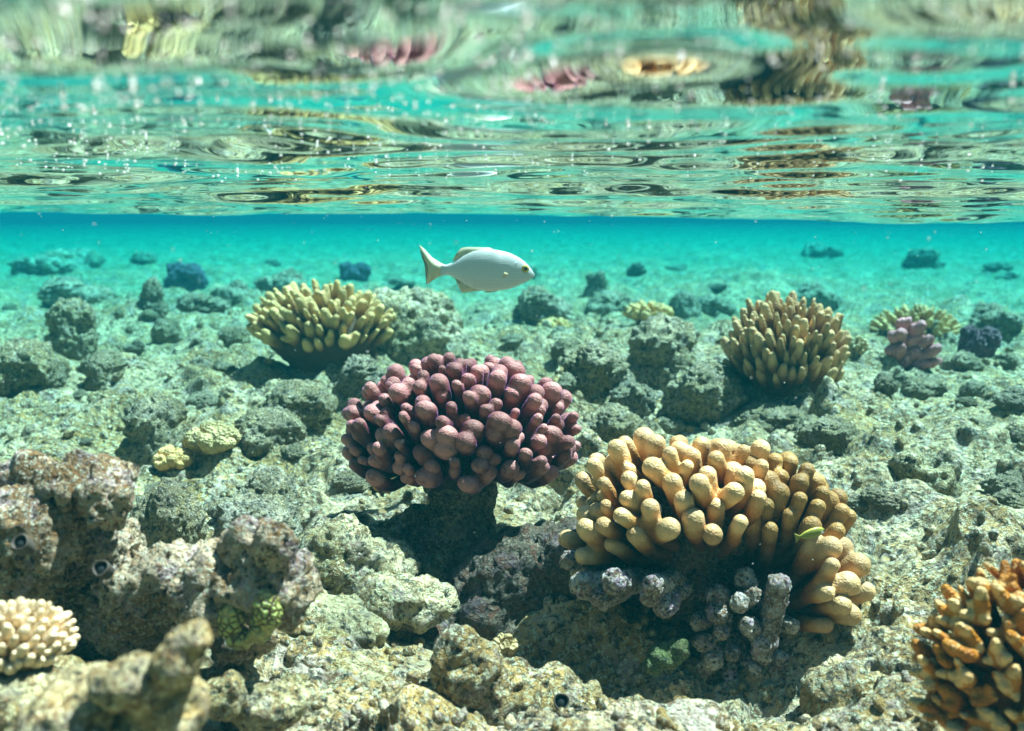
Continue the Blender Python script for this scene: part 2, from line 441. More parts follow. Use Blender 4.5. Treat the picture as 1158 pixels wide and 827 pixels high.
def build_surface():
    rs = np.concatenate([[0.004], np.geomspace(0.02, 0.12, 16, endpoint=False), np.geomspace(0.12, 4.5, 900, endpoint=False), np.geomspace(4.5, 60, 120)])
    a = R(40)
    ths = np.concatenate([np.linspace(-a, a, 620, endpoint=False), np.linspace(a, 2 * math.pi - a, 200, endpoint=False)])
    X, Y, RR, F = grid_polar(rs, ths)
    x, y = X.ravel(), Y.ravel()
    z = surf_height(x, y)
    z = z - surf_height(np.array([0.0]), np.array([0.0]))[0]
    m = bpy.data.materials.new("water_surface"); m.use_nodes = True; nt = m.node_tree; nt.nodes.clear(); b = NB(nt)
    g = b.n("ShaderNodeNewGeometry")
    dt = b.n("ShaderNodeVectorMath", operation='DOT_PRODUCT'); nt.links.new(g.outputs['Normal'], dt.inputs[0]); nt.links.new(g.outputs['Incoming'], dt.inputs[1])
    c = b.math('ABSOLUTE', dt.outputs['Value'])
    mr = b.n("ShaderNodeMapRange", interpolation_type='SMOOTHSTEP'); nt.links.new(c, mr.inputs[0])
    mr.inputs[1].default_value = 0.60; mr.inputs[2].default_value = 0.70; mr.inputs[3].default_value = 1.0; mr.inputs[4].default_value = 0.03
    tr = b.n("ShaderNodeBsdfTransparent"); 
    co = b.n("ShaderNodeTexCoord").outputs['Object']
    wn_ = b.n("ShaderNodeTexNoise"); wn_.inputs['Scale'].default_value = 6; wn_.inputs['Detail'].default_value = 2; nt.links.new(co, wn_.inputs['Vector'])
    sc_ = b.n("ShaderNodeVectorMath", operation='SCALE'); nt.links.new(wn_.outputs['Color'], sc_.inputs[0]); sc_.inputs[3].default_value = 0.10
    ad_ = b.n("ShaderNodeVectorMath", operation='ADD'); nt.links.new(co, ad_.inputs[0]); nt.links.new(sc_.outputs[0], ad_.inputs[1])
    caustic_wide = b.ramp(b.vor(ad_.outputs[0], 11, 'DISTANCE_TO_EDGE'), [(0.0, 1.0), (0.10, 0.35), (0.4, 0.0)])
    caustic_fine = b.ramp(b.vor(ad_.outputs[0], 26, 'DISTANCE_TO_EDGE'), [(0.0, 1.0), (0.15, 0.3), (0.5, 0.0)])
    lens = b.math('ADD', b.math('MULTIPLY', caustic_wide, 0.44), b.math('MULTIPLY', caustic_fine, 0.16))  # caustic light net painted into the transparent colour, not focused by the waves
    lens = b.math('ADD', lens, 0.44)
    caustic_tint = b.n("ShaderNodeCombineXYZ")
    for i_ in range(3): nt.links.new(lens, caustic_tint.inputs[i_])
    nt.links.new(caustic_tint.outputs[0], tr.inputs[0])
    gl = b.n("ShaderNodeBsdfGlossy"); gl.inputs['Roughness'].default_value = 0.0; gl.inputs['Color'].default_value = (0.98, 0.98, 0.98, 1)
    mx = b.n("ShaderNodeMixShader"); nt.links.new(mr.outputs[0], mx.inputs[0]); nt.links.new(tr.outputs[0], mx.inputs[1]); nt.links.new(gl.outputs[0], mx.inputs[2])
    out = b.n("ShaderNodeOutputMaterial"); nt.links.new(mx.outputs[0], out.inputs[0])
    o = obj("water_surface", mesh_np("water_surface", np.stack([x, y, z], 1), F, m))
    tag(o, "rippled underside of the sea surface mirroring the reef", kind='structure')
build_surface()

# ------------------------------------------------------------------ the water itself (even medium)
def build_haze():
    bm = bmesh.new(); bmesh.ops.create_cube(bm, size=1)
    me = bpy.data.meshes.new("haze"); bm.to_mesh(me); bm.free()
    m = bpy.data.materials.new("sea_water"); m.use_nodes = True; nt = m.node_tree; nt.nodes.clear(); b = NB(nt)
    pv = b.n("ShaderNodeVolumePrincipled")
    pv.inputs['Color'].default_value = (0.002, 0.032, 0.041, 1)
    pv.inputs['Absorption Color'].default_value = (0.0, 0.72, 0.77, 1)
    pv.inputs['Density'].default_value = 0.43
    pv.inputs['Anisotropy'].default_value = 0.0
    out = b.n("ShaderNodeOutputMaterial"); nt.links.new(pv.outputs[0], out.inputs['Volume'])
    me.materials.append(m)
    o = obj("haze", me, loc=(0, 0, -2.0), scale=(126, 126, 4.6))
    tag(o, "clear turquoise sea water fading the far reef", kind='stuff')
build_haze()

# ------------------------------------------------------------------ rocks
def erode(V, N, size, seed, amp=1.0, pits=True, vfine=True):
    p = V + seed * 3.7
    s = 1.0 / size
    d = 0.14 * size * fbm(p * 2.2 * s, 3, seed)
    w, rid = worley(p * 4.6 * s, seed + 9)
    d = d + 0.085 * size * np.clip(0.55 - w, 0, 1) / 0.55
    d = d + 0.05 * size * fbm(p * 8 * s, 4, seed + 3, ridged=True)
    if vfine:
        d = d + 0.022 * size * fbm(p * 24 * s, 3, seed + 5, 0.6)
    if pits:
        w2, rid2 = worley(p * 8.5 * s, seed + 21)
        d = d - 0.085 * size * sstep(0.36, 0.16, w2) * (rid2 > 0.55)
        w3, rid3 = worley(p * 19 * s, seed + 27)
        d = d - 0.03 * size * sstep(0.36, 0.16, w3) * (rid3 > 0.5)
    return V + N * (d * amp)[:, None]

def rock_mesh(name, blobs, voxel, size, seed, mat, amp=1.0, pits=True, it=2):
    V, F = merge([ell(*bl) if not isinstance(bl, dict) else capsule(**bl) for bl in blobs])
    V, N, F = vox(V, F, voxel, it)
    V = erode(V, N, size, seed, amp, pits)
    return mesh_np(name, V, F, mat)

def rel(px, py, d, base):
    return P(px, py, d) - base

def tmat(name, tones, mul=1.0):
    return reef_mat(name, tones, 0.16 * mul, 0.16 * 1.2)
DARK2 = (0.10, 0.09, 0.06)
T_rock = tmat("algae_boulder", ((0.80, 0.60, 0.36), (0.50, 0.36, 0.15), (0.50, 0.40, 0.32), (0.22, 0.14, 0.06), DARK2))
T_grey = tmat("grey_boulder_crust", ((0.78, 0.60, 0.40), (0.48, 0.35, 0.17), (0.50, 0.40, 0.32), (0.14, 0.11, 0.07), DARK2))
T_purple = tmat("purple_boulder", ((0.36, 0.18, 0.26), (0.16, 0.08, 0.11), (0.42, 0.24, 0.34), (0.12, 0.07, 0.06), (0.03, 0.02, 0.03)))
T_ground = tmat("cream_boulder", ((0.74, 0.60, 0.38), (0.52, 0.40, 0.19), (0.58, 0.48, 0.38), (0.26, 0.17, 0.08), DARK2))
# template rocks (unit radius about 1) for copies in the middle distance
def template(seed, mat, form):
    rg = random.Random(seed)
    bl = [((0, 0, 0.25), (0.8, 0.75, 0.62))]
    for k in range(5):
        a = rg.random() * 6.28; r = rg.uniform(0.3, 0.6)
        if form == 'tall':
            bl.append(((math.cos(a) * r * .5, math.sin(a) * r * .5, rg.uniform(0.3, 1.3)), (rg.uniform(.35, .6),) * 3))
        elif form == 'flat':
            bl.append(((math.cos(a) * r, math.sin(a) * r, rg.uniform(0.0, .3)), (rg.uniform(.35, .6), rg.uniform(.35, .6), .35)))
        else:
            bl.append(((math.cos(a) * r, math.sin(a) * r, rg.uniform(0.1, .7)), (rg.uniform(.3, .5),) * 3))
    return rock_mesh("rock", bl, 0.04, 1.0, seed, mat, 1.25)
def scaled_bounds(me):
    n = len(me.vertices); co = np.empty(n * 3, np.float32); me.vertices.foreach_get("co", co); co = co.reshape(-1, 3)
    return co.min(0), co.max(0)
TPL = {}
for i, (mat, form) in enumerate([(T_rock, 'round'), (T_grey, 'round'), (T_rock, 'tall'), (T_grey, 'tall'), (T_rock, 'flat'), (T_purple, 'round'), (T_grey, 'flat'), (T_grey, 'round'), (T_ground, 'flat'), (T_ground, 'round')]):
    me = template(100 + i, mat, form); lo, hi = scaled_bounds(me); TPL[i] = (me, lo, hi)

def ground_hit(px, py):
    a = P(px, py, 0.3); v = Vector(P(px, py, 1.0) - a).normalized()
    hit = GBVH.ray_cast(Vector(a), v)[0]
    return min(20.0, hit.y) if hit is not None else 20.0

def place_rock(t, px, pb, w, h, label, cat='rock', group=None, rz=None, name='rock', sink=0.28):
    """px centre, pb bottom pixel, w,h size in pixels"""
    me, lo, hi = TPL[t]
    d = ground_hit(px, pb) + 0.3 * w / S
    q = P(px, pb, d)
    W = w * d / S; H = h * d / S * (1 + sink)
    o = obj(name, me)
    sx = W / (hi[0] - lo[0]); o.scale = (sx, sx * random.uniform(.85, 1.1), H / (hi[2] - lo[2]))
    o.rotation_euler = (0, 0, rz if rz is not None else random.uniform(-.6, .6))
    o.location = (q[0], q[1], q[2] - H * sink - lo[2] * o.scale[2])
    tag(o, label, cat, group)
    return o

G1 = "rocks and coral heads across the reef flat"
mid = [
 # t, px, pb, w, h, label
 (2, 82, 396, 62, 66, "dark lumpy coral rock with a pale crusted top, left of the dark upright stump", 'rock'),
 (3, 172, 352, 36, 44, "dark upright stump of rock between the lumpy head and the purple boulder", 'rock'),
 (5, 212, 326, 50, 32, "far purple-tinged boulder behind the dark upright stump", 'boulder'),
 (1, 92, 345, 84, 36, "wide dark knobbly rock behind the pale crusted coral rock", 'rock'),
 (7, 56, 310, 84, 30, "farthest dark rock mass at the left edge of the lagoon", 'rock'),
 (7, 262, 345, 50, 32, "far grey-green rock beside the purple-tinged boulder", 'rock'),
 (1, 232, 350, 60, 22, "pale teal low rock in front of the purple-tinged boulder", 'rock'),
 (7, 320, 332, 66, 30, "blurred dark rock just behind the left branching coral", 'rock'),
 (5, 402, 318, 34, 24, "small far purple-grey rock under the fish's tail", 'rock'),
 (0, 188, 386, 36, 30, "small greenish rock below the dark upright stump", 'rock'),
 (0, 264, 388, 36, 22, "small dark rock left of the olive branching coral", 'rock'),
 (4, 24, 430, 88, 54, "grey-brown jagged rock cut by the left edge below the lagoon", 'rock'),
 (8, 50, 436, 46, 30, "smooth pale stone leaning on the jagged rock at the left edge", 'stone'),
 (0, 118, 420, 56, 28, "low cream rock between the jagged left rock and the dark hollow", 'rock'),
 (2, 112, 440, 34, 44, "narrow dark rock on the cream reef flat at left", 'rock'),
 (4, 335, 470, 90, 46, "low grey rock ridge left of the purple finger coral", 'rock'),
 (0, 458, 406, 136, 92, "large algae-grown boulder to the right of the olive branching coral", 'boulder'),
 (1, 424, 450, 80, 56, "smooth grey boulder directly behind the left side of the purple coral", 'boulder'),
 (1, 618, 364, 66, 46, "grey-green rounded boulder behind and right of the fish", 'boulder'),
 (3, 674, 336, 30, 34, "far dark peaked rock right of the boulder behind the fish", 'rock'),
 (6, 690, 352, 60, 26, "teal domed rock beyond the grey boulders", 'rock'),
 (0, 668, 430, 88, 52, "rounded grey rock in the middle of the boulder group", 'rock'),
 (2, 745, 436, 104, 90, "tall craggy dark rock that carries the small pale bushy coral", 'rock'),
 (7, 712, 466, 74, 54, "dark cut rock in front of the tall craggy rock", 'rock'),
 (0, 796, 468, 104, 70, "broad grey boulder left of the brown branching coral", 'boulder'),
 (0, 640, 405, 40, 26, "small mossy rock behind the rounded grey rock", 'rock'),
 (6, 775, 360, 40, 34, "pale turquoise domed rock beyond the tall craggy rock", 'rock'),
 (1, 810, 356, 50, 26, "dim rock just left of and behind the brown branching coral", 'rock'),
 (7, 925, 350, 60, 34, "dim greenish rock just right of and behind the brown branching coral", 'rock'),
 (5, 1106, 402, 40, 38, "purple-capped squat rock right of the lilac knobbed coral", 'rock'),
 (0, 1086, 420, 50, 26, "low brownish rock at the foot of the purple-capped rock", 'rock'),
 (7, 1128, 372, 60, 32, "far dark rock against the right edge", 'rock'),
 (4, 1042, 444, 50, 20, "low pale rock in front of the lilac knobbed coral", 'rock'),
 (9, 1000, 442, 30, 22, "small round grey rock right of the brown branching coral", 'rock'),
 (2, 176, 520, 84, 86, "upright dark grooved rock left of the tan brain-like coral", 'rock'),
 (4, 300, 500, 90, 44, "low dark rock on the flat left of the purple finger coral", 'rock'),
 (0, 190, 612, 92, 84, "pitted olive rock behind the arm of the mauve reef rock", 'rock'),
 (7, 290, 612, 130, 92, "broad dark mound behind the knob of the mauve reef rock", 'rock'),
 (0, 425, 655, 120, 60, "dark rock in the shadow to the left of the purple coral's stem", 'rock'),
 (0, 935, 500, 80, 34, "low bumpy rock on the bright slope above the golden coral", 'rock'),
 (4, 870, 480, 90, 28, "flat cream rock below the brown branching coral", 'rock'),
 (0, 690, 500, 90, 50, "yellowish pitted rock touching the purple coral's right side", 'rock'),
 (9, 1140, 560, 60, 30, "pale pitted stone at the right edge of the bright slope", 'stone'),
]
for t, px, pb, w, h, lab, cat in mid:
    place_rock(t, px, pb, w, h, lab, cat, name='boulder' if cat == 'boulder' else ('stone' if cat == 'stone' else 'rock'))
for k in range(48):
    py = 345 + 230 * random.random() ** 1.1; px = random.uniform(-10, 1170)
    w = random.uniform(14, 42) * (0.6 + 0.9 * (py - 330) / 230)
    place_rock(random.choice([0, 4, 8, 8, 9, 1, 0]), px, py, w, w * random.uniform(.35, .6), "small lumpy crusted rock half sunk in the open reef flat", 'small rock', "small rocks half sunk in the reef flat", name='small_rock', rz=random.uniform(0, 6.28))
for k in range(18):
    py = 292 + 50 * random.random(); px = random.uniform(-10, 1170)
    w = random.uniform(20, 60)
    place_rock(random.choice([7, 1, 6, 3]), px, py, w, w * random.uniform(.25, .5), "dim teal rock far out on the lagoon floor", 'far rock', "dim rocks far out on the lagoon floor", name='far_rock', rz=random.uniform(0, 6.28))

# loose rubble
def build_rubble():
    base, F = ICO[2]; parts = []
    shapes = []
    for k in range(8):
        shapes.append(base * (1 + 0.35 * fbm(base * 1.6 + k * 9, 3, 300 + k))[:, None] * np.array([1, .8, .6]))
    rg = np.random.default_rng(3)
    n = 2600
    d = 0.62 * (3.6 / 0.62) ** (rg.random(n) ** 1.2); th = rg.uniform(-R(36), R(36), n)
    X = d * np.sin(th); Y = d * np.cos(th); Z = ground_base(X, Y)
    # height of the real seabed under each pebble
    me = bpy.data.objects['seabed'].data
    bvh = GBVH
    for i in range(n):
        hit = bvh.ray_cast(Vector((X[i], Y[i], 0)), Vector((0, 0, -1)))[0]
        if hit is None: continue
        s = rg.uniform(.0025, .009) * (0.7 + 0.5 * d[i])
        M = np.array(Euler(rg.uniform(0, 6.28, 3)).to_matrix())
        parts.append((shapes[i % 8] * s @ M.T + np.array([X[i], Y[i], hit.z + s * .15]), F))
    V, F = merge(parts)
    o = obj("rubble", mesh_np("rubble", V, F, M_ground)); tag(o, "loose coral rubble and shell bits on the reef flat", kind='stuff')
build_rubble()

# ------------------------------------------------------------------ foreground rocks, one by one
def px_rock(label, d, blobs, voxel, size, seed, mat, amp=1.0, cat='rock', name='rock', pits=True, basepx=None):
    """blobs: (px, py, rx_px, rz_px, ry_px, dd[, rot]) in photograph pixels about distance d"""
    if basepx is None:
        basepx = (blobs[0][0], max(bl[1] + bl[3] for bl in blobs))
    base = P(basepx[0], basepx[1], d); out = []
    for bl in blobs:
        px, py, rx, rz, ry, dd = bl[:6]; rot = bl[6] if len(bl) > 6 else (0, 0, 0)
        k = (d + dd) / S
        out.append((P(px, py, d + dd) - base, (rx * k, ry * k, rz * k), rot))
    me = rock_mesh(name, out, voxel, size, seed, mat, amp, pits)
    o = obj(name, me, loc=base); tag(o, label, cat)
    return o

left_rock = px_rock("large mauve and brown pitted reef rock with a thick knobbed arm at lower left", .74, [
    (60, 590, 80, 66, 70, .05), (95, 545, 52, 34, 46, .03), (125, 565, 30, 40, 40, .0), (20, 610, 60, 60, 60, .0), (40, 540, 40, 26, 30, .04),
    (70, 660, 60, 50, 60, .08), (130, 620, 36, 30, 34, .04), (190, 660, 80, 42, 50, .02), (150, 690, 60, 50, 50, .05), (250, 665, 56, 44, 44, -.01), (300, 660, 38, 44, 38, -.02),
    (285, 620, 28, 24, 26, -.02), (312, 618, 20, 22, 24, -.03), (322, 675, 24, 30, 28, -.02), (120, 740, 90, 50, 60, .09), (270, 720, 40, 34, 30, .05)],
    0.0036, 0.11, 401, M_rock_mauve, 1.05, basepx=(150, 780))
pointed = px_rock("blurred brown pointed rock nearest the camera at lower left", .47, [
    (120, 800, 70, 46, 60, .02), (160, 770, 56, 36, 50, .0), (70, 830, 70, 40, 60, .0), (205, 745, 24, 40, 24, -.01, (0, .35, 0)), (222, 726, 13, 22, 14, -.01, (0, .1, 0)), (190, 800, 44, 50, 50, .0), (130, 860, 110, 50, 60, .0)],
    0.0030, 0.09, 402, M_rock_tan, 0.6, basepx=(130, 900))
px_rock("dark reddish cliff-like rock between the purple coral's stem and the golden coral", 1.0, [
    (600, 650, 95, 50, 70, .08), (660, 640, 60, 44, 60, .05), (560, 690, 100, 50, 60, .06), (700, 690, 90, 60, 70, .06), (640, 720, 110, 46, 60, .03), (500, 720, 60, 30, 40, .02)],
    0.0048, 0.16, 403, M_rock_shade, 0.8)
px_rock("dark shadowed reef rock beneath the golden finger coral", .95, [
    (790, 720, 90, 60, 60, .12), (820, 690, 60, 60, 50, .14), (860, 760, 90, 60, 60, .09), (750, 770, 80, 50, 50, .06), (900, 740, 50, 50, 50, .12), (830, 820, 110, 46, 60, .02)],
    0.0048, 0.15, 404, M_rock_shade, 0.9)
px_rock("cream pointed rock at the bottom centre in front of the dark hollow", .82, [
    (530, 762, 44, 44, 44, -.02), (524, 735, 26, 26, 26, -.02, (0, .15, 0)), (560, 785, 64, 40, 46, -.01), (480, 800, 50, 34, 40, .0), (625, 795, 70, 36, 44, .01), (530, 830, 110, 40, 50, -.02)],
    0.0038, 0.12, 405, M_ground, 0.8)
px_rock("sunlit cream rock mass at the bottom left of centre", .80, [
    (390, 780, 70, 40, 50, .03), (330, 800, 60, 40, 46, .0), (440, 810, 60, 30, 40, .01), (370, 740, 40, 26, 36, .08), (400, 830, 120, 40, 50, -.01)],
    0.0042, 0.13, 406, M_rock_tan, 0.8)
px_rock("tan rounded overhanging slab between the mauve rock and the cream rock mass", .90, [
    (372, 700, 46, 24, 40, .03), (345, 690, 30, 22, 30, .03), (405, 712, 34, 16, 30, .02), (370, 720, 40, 20, 30, .03)],
    0.004, 0.10, 407, M_rock_tan, 0.5)
px_rock("rounded olive boulder with a furrowed crown right of the mauve rock's knob", .98, [
    (385, 620, 50, 34, 40, .05), (430, 640, 46, 30, 36, .05), (370, 650, 50, 34, 36, .03), (460, 680, 60, 30, 40, .0)],
    0.0045, 0.14, 408, M_rock, 0.8)
px_rock("small tan hollow block in the lower left between pointed rock and mauve rock", .66, [
    (250, 790, 30, 26, 26, .0), (262, 775, 16, 16, 20, .0), (220, 790, 20, 16, 20, .01), (300, 800, 50, 30, 30, .02)],
    0.0033, 0.08, 409, M_rock_tan, 0.5)
px_rock("knobbly yellow-green rock with dark pits on the bright right slope", 1.28, [
    (1048, 540, 40, 24, 34, .02), (1030, 530, 16, 18, 18, .0), (1070, 528, 20, 18, 22, .02), (1010, 556, 26, 14, 20, .0)],
    0.0045, 0.11, 410, M_rock, 0.9)
px_rock("crusted rock shelf rising along the right under the fire coral", .78, [
    (1080, 760, 130, 60, 80, .06), (980, 790, 80, 50, 60, .05), (1150, 730, 90, 60, 80, .08)],
    0.005, 0.16, 411, M_ground, 0.7)
px_rock("dark rock wedge at the left edge below the cream branching coral", .58, [
    (20, 800, 70, 40, 50, .0), (70, 780, 50, 30, 40, .04)], 0.004, 0.10, 412, M_rock_tan, 0.7, basepx=(20, 860))

# ------------------------------------------------------------------ branching corals
def norm(v): return v / max(np.linalg.norm(v), 1e-9)

def branch_obj(parent, b, f, tips, rads, rb, mat, voxel, L, taper=1.0, bulb=1.06, name='branch', it=5, flat=1.0, lump=0.0, seed=0):
    els = [capsule(b, f, rb, rb * 0.95, flat=flat)]
    for t, r in zip(tips, rads):
        midp = f + (t - f) * 0.5 + rng.normal(0, r * 0.12, 3)
        els.append(capsule(f, midp, rb * 0.9, r * (1 + 0.25 * (taper - 1) + .0), flat=flat))
        els.append(capsule(midp, t, r * (1 + 0.15 * (taper - 1)), r / taper, flat=flat))
        if bulb > 1: els.append(ell(t, (r * bulb / taper,) * 3, sub=2))
    V, F = merge(els)
    V, N, F = vox(V - b, F, voxel, it)
    if lump: V = V + N * (lump * 1.6 * fbm(V * 70 + seed, 4, 77, 0.65) - lump * .8 * sstep(.4, .15, worley(V * 130 + seed, 5)[0]))[:, None]
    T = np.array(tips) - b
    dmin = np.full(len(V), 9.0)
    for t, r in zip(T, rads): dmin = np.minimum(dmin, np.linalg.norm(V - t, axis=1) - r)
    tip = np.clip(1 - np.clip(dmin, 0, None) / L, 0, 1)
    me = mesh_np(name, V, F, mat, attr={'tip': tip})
    loc = b - np.array(parent.location)
    return obj(name, me, parent, loc)

def cluster(tips, rads, maxd, kmax, rg):
    left = list(range(len(tips))); out = []
    while left:
        i = left.pop(0); g = [i]
        ds = sorted((np.linalg.norm(tips[i] - tips[j]), j) for j in left)
        k = rg.choice(kmax)
        for dd, j in ds[:k - 1]:
            if dd < maxd: g.append(j); left.remove(j)
        out.append(g)
    return out

def fib(n, rg, jit=0.25):
    out = []
    for i in range(n):
        z = 1 - 2 * (i + .5) / n; a = i * 2.399963
        a += rg.uniform(-jit, jit) * 3.5 / math.sqrt(n) * 1.0; z = min(1, max(-1, z + rg.uniform(-jit, jit) * 2 / n * 8))
        r = math.sqrt(max(0, 1 - z * z)); out.append(np.array([r * math.cos(a), r * math.sin(a), z]))
    return out

def dome(parent, c, radii, n, tipr, mat, root=None, keep=None, up=0.0, kmax=(1, 2, 2, 3), r0=0.25, fork=0.62, voxel=0.002, L=0.03,
         taper=1.0, bulb=1.06, seed=1, updir=0.0, flatp=0.0, fuse=0.0, rvar=0.25, jr=0.06, maxd=None, limit=100, name='branch', rot=0.0, lump=0.0, it=5):
    rg = random.Random(seed); radii = np.array(radii)
    c = np.asarray(c); root = c if root is None else np.asarray(root)
    tips, rads = [], []
    for d in fib(n, rg):
        if keep and not keep(d): continue
        p = c + d * radii * (1 + rg.uniform(-jr, jr * .8)); p[2] += up * rg.random()
        tips.append(p); rads.append(tipr * rg.uniform(1 - rvar, 1 + rvar))
    maxd = maxd or tipr * 4
    gs = cluster(tips, rads, maxd, kmax, rg)
    # nearest to the camera first; whatever exceeds the limit goes into one mesh
    gs.sort(key=lambda g: np.mean([tips[i][1] for i in g]))
    objs = []
    for q, g in enumerate(gs):
        T = [tips[i] for i in g]; Rr = [rads[i] for i in g]; mean = np.mean(T, axis=0)
        b0 = root + (mean - root) * r0; fz = fuse * rg.random(); T = [t * (1 - fz) + mean * fz for t in T]
        ln = np.linalg.norm(mean - b0) * (1 - fork)
        f = mean - norm(norm(mean - root) * (1 - updir) + np.array([0, 0, 1.0]) * updir) * ln
        objs.append(branch_obj(parent, b0, f, T, Rr, tipr * (0.95 + .15 * (taper - 1)), mat, voxel, L, taper, bulb, name, it, flat=1.0 + (flatp if rg.random() < .35 else 0), lump=lump, seed=seed + q))
    return objs

def join_rest(objs, limit, parent, name='branches'):
    """the branches past the limit become one part"""
    if len(objs) <= limit: return
    rest = objs[limit:]; Vs, Fs, As, n = [], [], [], 0
    mat = rest[0].data.materials[0]
    for o in rest:
        me = o.data; k = len(me.vertices); co = np.empty(k * 3, np.float32); me.vertices.foreach_get("co", co)
        fi = np.empty(len(me.loops), np.int32); me.loops.foreach_get("vertex_index", fi)
        at = np.empty(k, np.float32); me.attributes['tip'].data.foreach_get("value", at)
        Vs.append(co.reshape(-1, 3) + np.array(o.location)); Fs.append(fi.reshape(-1, 4) + n); As.append(at); n += k
    for o in rest: bpy.data.objects.remove(o)
    r = obj(name, mesh_np(name, np.vstack(Vs), np.vstack(Fs), mat, attr={'tip': np.concatenate(As)}), parent); tag(r, kind='stuff')

def thing(name, label, cat, loc, group=None):
    o = bpy.data.objects.new(name, None); COL.objects.link(o); o.location = loc; o.empty_display_size = .05
    return tag(o, label, cat, group)

def solid(parent, name, blobs, voxel, size, seed, mat, amp=.8, pits=True):
    base = np.array(parent.location)
    out = [(np.asarray(c) - base, r, *rest) if not isinstance(c, str) else None for (c, r, *rest) in blobs]
    me = rock_mesh(name, out, voxel, size, seed, mat, amp, pits)
    n = len(me.vertices); at = me.attributes.new('tip', 'FLOAT', 'POINT'); at.data.foreach_set("value", np.full(n, .35, np.float32))
    return obj(name, me, parent)

M_stem = reef_mat('stem_crust', ((0.45, 0.36, 0.25), (0.10, 0.07, 0.05), (0.26, 0.19, 0.22), (0.14, 0.06, 0.04), (0.02, 0.02, 0.02)), 1.8)
# --- the purple coral in the centre
D1 = 1.14; k1 = D1 / S
pc = thing("finger_coral", "large domed purple finger coral with pink-brown blunt lobes on a dark stem", "coral", P(515, 632, D1))
cc = P(521, 490, D1 + .03)
root = P(521, 516, D1 + .03)
objs = dome(pc, cc, (131 * k1, 96 * k1, 86 * k1), 345, 8.0 * k1, M_purple, root=root, keep=lambda d: d[2] > -0.40 and d[1] < .75, kmax=(1, 2, 2, 3), r0=0.30, fork=.66, fuse=.28,
            voxel=0.0021, L=0.024, seed=3, rvar=.38, jr=.10, bulb=1.04, updir=.42, flatp=.35)
print("purple branches", len(objs)); join_rest(objs, 99, pc)
solid(pc, "crown_core", [(P(521, 505, D1 + .03), (88 * k1, 70 * k1, 34 * k1)), (P(520, 525, D1 + .03), (56 * k1, 46 * k1, 26 * k1))], 0.005, .12, 11, M_purple_core, .5)
solid(pc, "stem", [(P(521, 552, D1 + .03), (44 * k1, 36 * k1, 34 * k1)), (P(516, 595, D1 + .02), (46 * k1, 38 * k1, 40 * k1)), (P(515, 625, D1 + .02), (58 * k1, 44 * k1, 26 * k1)), (P(495, 610, D1), (30 * k1, 26 * k1, 26 * k1)), (P(545, 620, D1), (26 * k1, 26 * k1, 26 * k1)), (P(480, 585, D1 + .02), (20 * k1, 20 * k1, 16 * k1))],
      0.003, .08, 12, M_stem, .9)

# --- the golden coral right of centre
D2 = .96; k2 = D2 / S
oc = thing("finger_coral", "golden finger coral with partly dead grey branches on a dark rock right of centre", "coral", P(800, 760, D2))
A = dome(oc, P(775, 590, D2 + .02), (132 * k2, 85 * k2, 98 * k2), 215, 10.3 * k2, M_orange, root=P(800, 640, D2 + .04),
         keep=lambda d: (d[2] > (.10 if d[0] < .35 else .4) and d[0] < .68 and d[1] < .8) or (d[0] < -.72 and d[2] > -.35 and d[1] < .5), kmax=(1, 2, 3, 3), r0=.3, fork=.66, voxel=.0021, L=.027, seed=8, rvar=.32, jr=.17, bulb=1.05, updir=.28)
Bq = dome(oc, P(875, 592, D2 + .03), (82 * k2, 62 * k2, 74 * k2), 120, 11.5 * k2, M_orange_shade, root=P(850, 660, D2 + .05),
          keep=lambda d: d[2] > .05 and d[0] > -.55 and d[1] < .8, kmax=(1, 2, 2), r0=.2, fork=.6, voxel=.0021, L=.03, seed=9, updir=.4, jr=.12)
Cq = dome(oc, P(903, 664, D2 - .02), (72 * k2, 50 * k2, 60 * k2), 60, 11.5 * k2, M_orange, root=P(862, 700, D2 + .01),
          keep=lambda d: d[0] > .12 and d[1] < .6 and d[2] > -.75, kmax=(2, 3, 3), r0=.2, fork=.55, voxel=.0021, L=.032, seed=10, jr=.08)
Dq = dome(oc, P(735, 628, D2 - .01), (98 * k2, 74 * k2, 60 * k2), 70, 12.5 * k2, M_dead, root=P(790, 640, D2 + .05),
          keep=lambda d: d[2] < .05 and d[0] < .2 and d[1] < .2 and d[2] > -.75, kmax=(1, 2), r0=.3, fork=.6, voxel=.0021, L=.05, seed=12, name='dead_branch', lump=.003)
Eq = dome(oc, P(845, 715, D2 - .03), (60 * k2, 30 * k2, 66 * k2), 46, 11 * k2, M_dead, root=P(830, 690, D2 + .03),
          keep=lambda d: d[1] < .1 and d[0] < .75, kmax=(1, 2, 2), r0=.2, fork=.6, voxel=.0021, L=.05, seed=13, name='dead_branch', lump=.003)
Fq = dome(oc, P(850, 590, D2 + .06), (60 * k2, 40 * k2, 92 * k2), 50, 9 * k2, M_rock_shade, root=P(850, 680, D2 + .05),
          keep=lambda d: d[2] > .3, kmax=(1, 2), r0=.2, fork=.6, voxel=.0023, L=.05, seed=14, name='dead_branch', lump=.003)
print("golden branches", [len(q) for q in (A, Bq, Cq, Dq, Eq, Fq)])
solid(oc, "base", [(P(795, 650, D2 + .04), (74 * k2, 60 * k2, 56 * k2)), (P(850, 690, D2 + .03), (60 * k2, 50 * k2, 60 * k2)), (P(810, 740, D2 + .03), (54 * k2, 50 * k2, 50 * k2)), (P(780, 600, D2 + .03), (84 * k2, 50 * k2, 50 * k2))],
      .004, .12, 15, M_rock_shade, .9)
# a single tall pale branch standing at the front of the dead part
br = branch_obj(oc, P(862, 740, D2 - .05), P(872, 700, D2 - .05), [P(880, 662, D2 - .05)], [14 * k2], 13 * k2, M_dead, .002, .05, lump=.003, name='dead_branch')

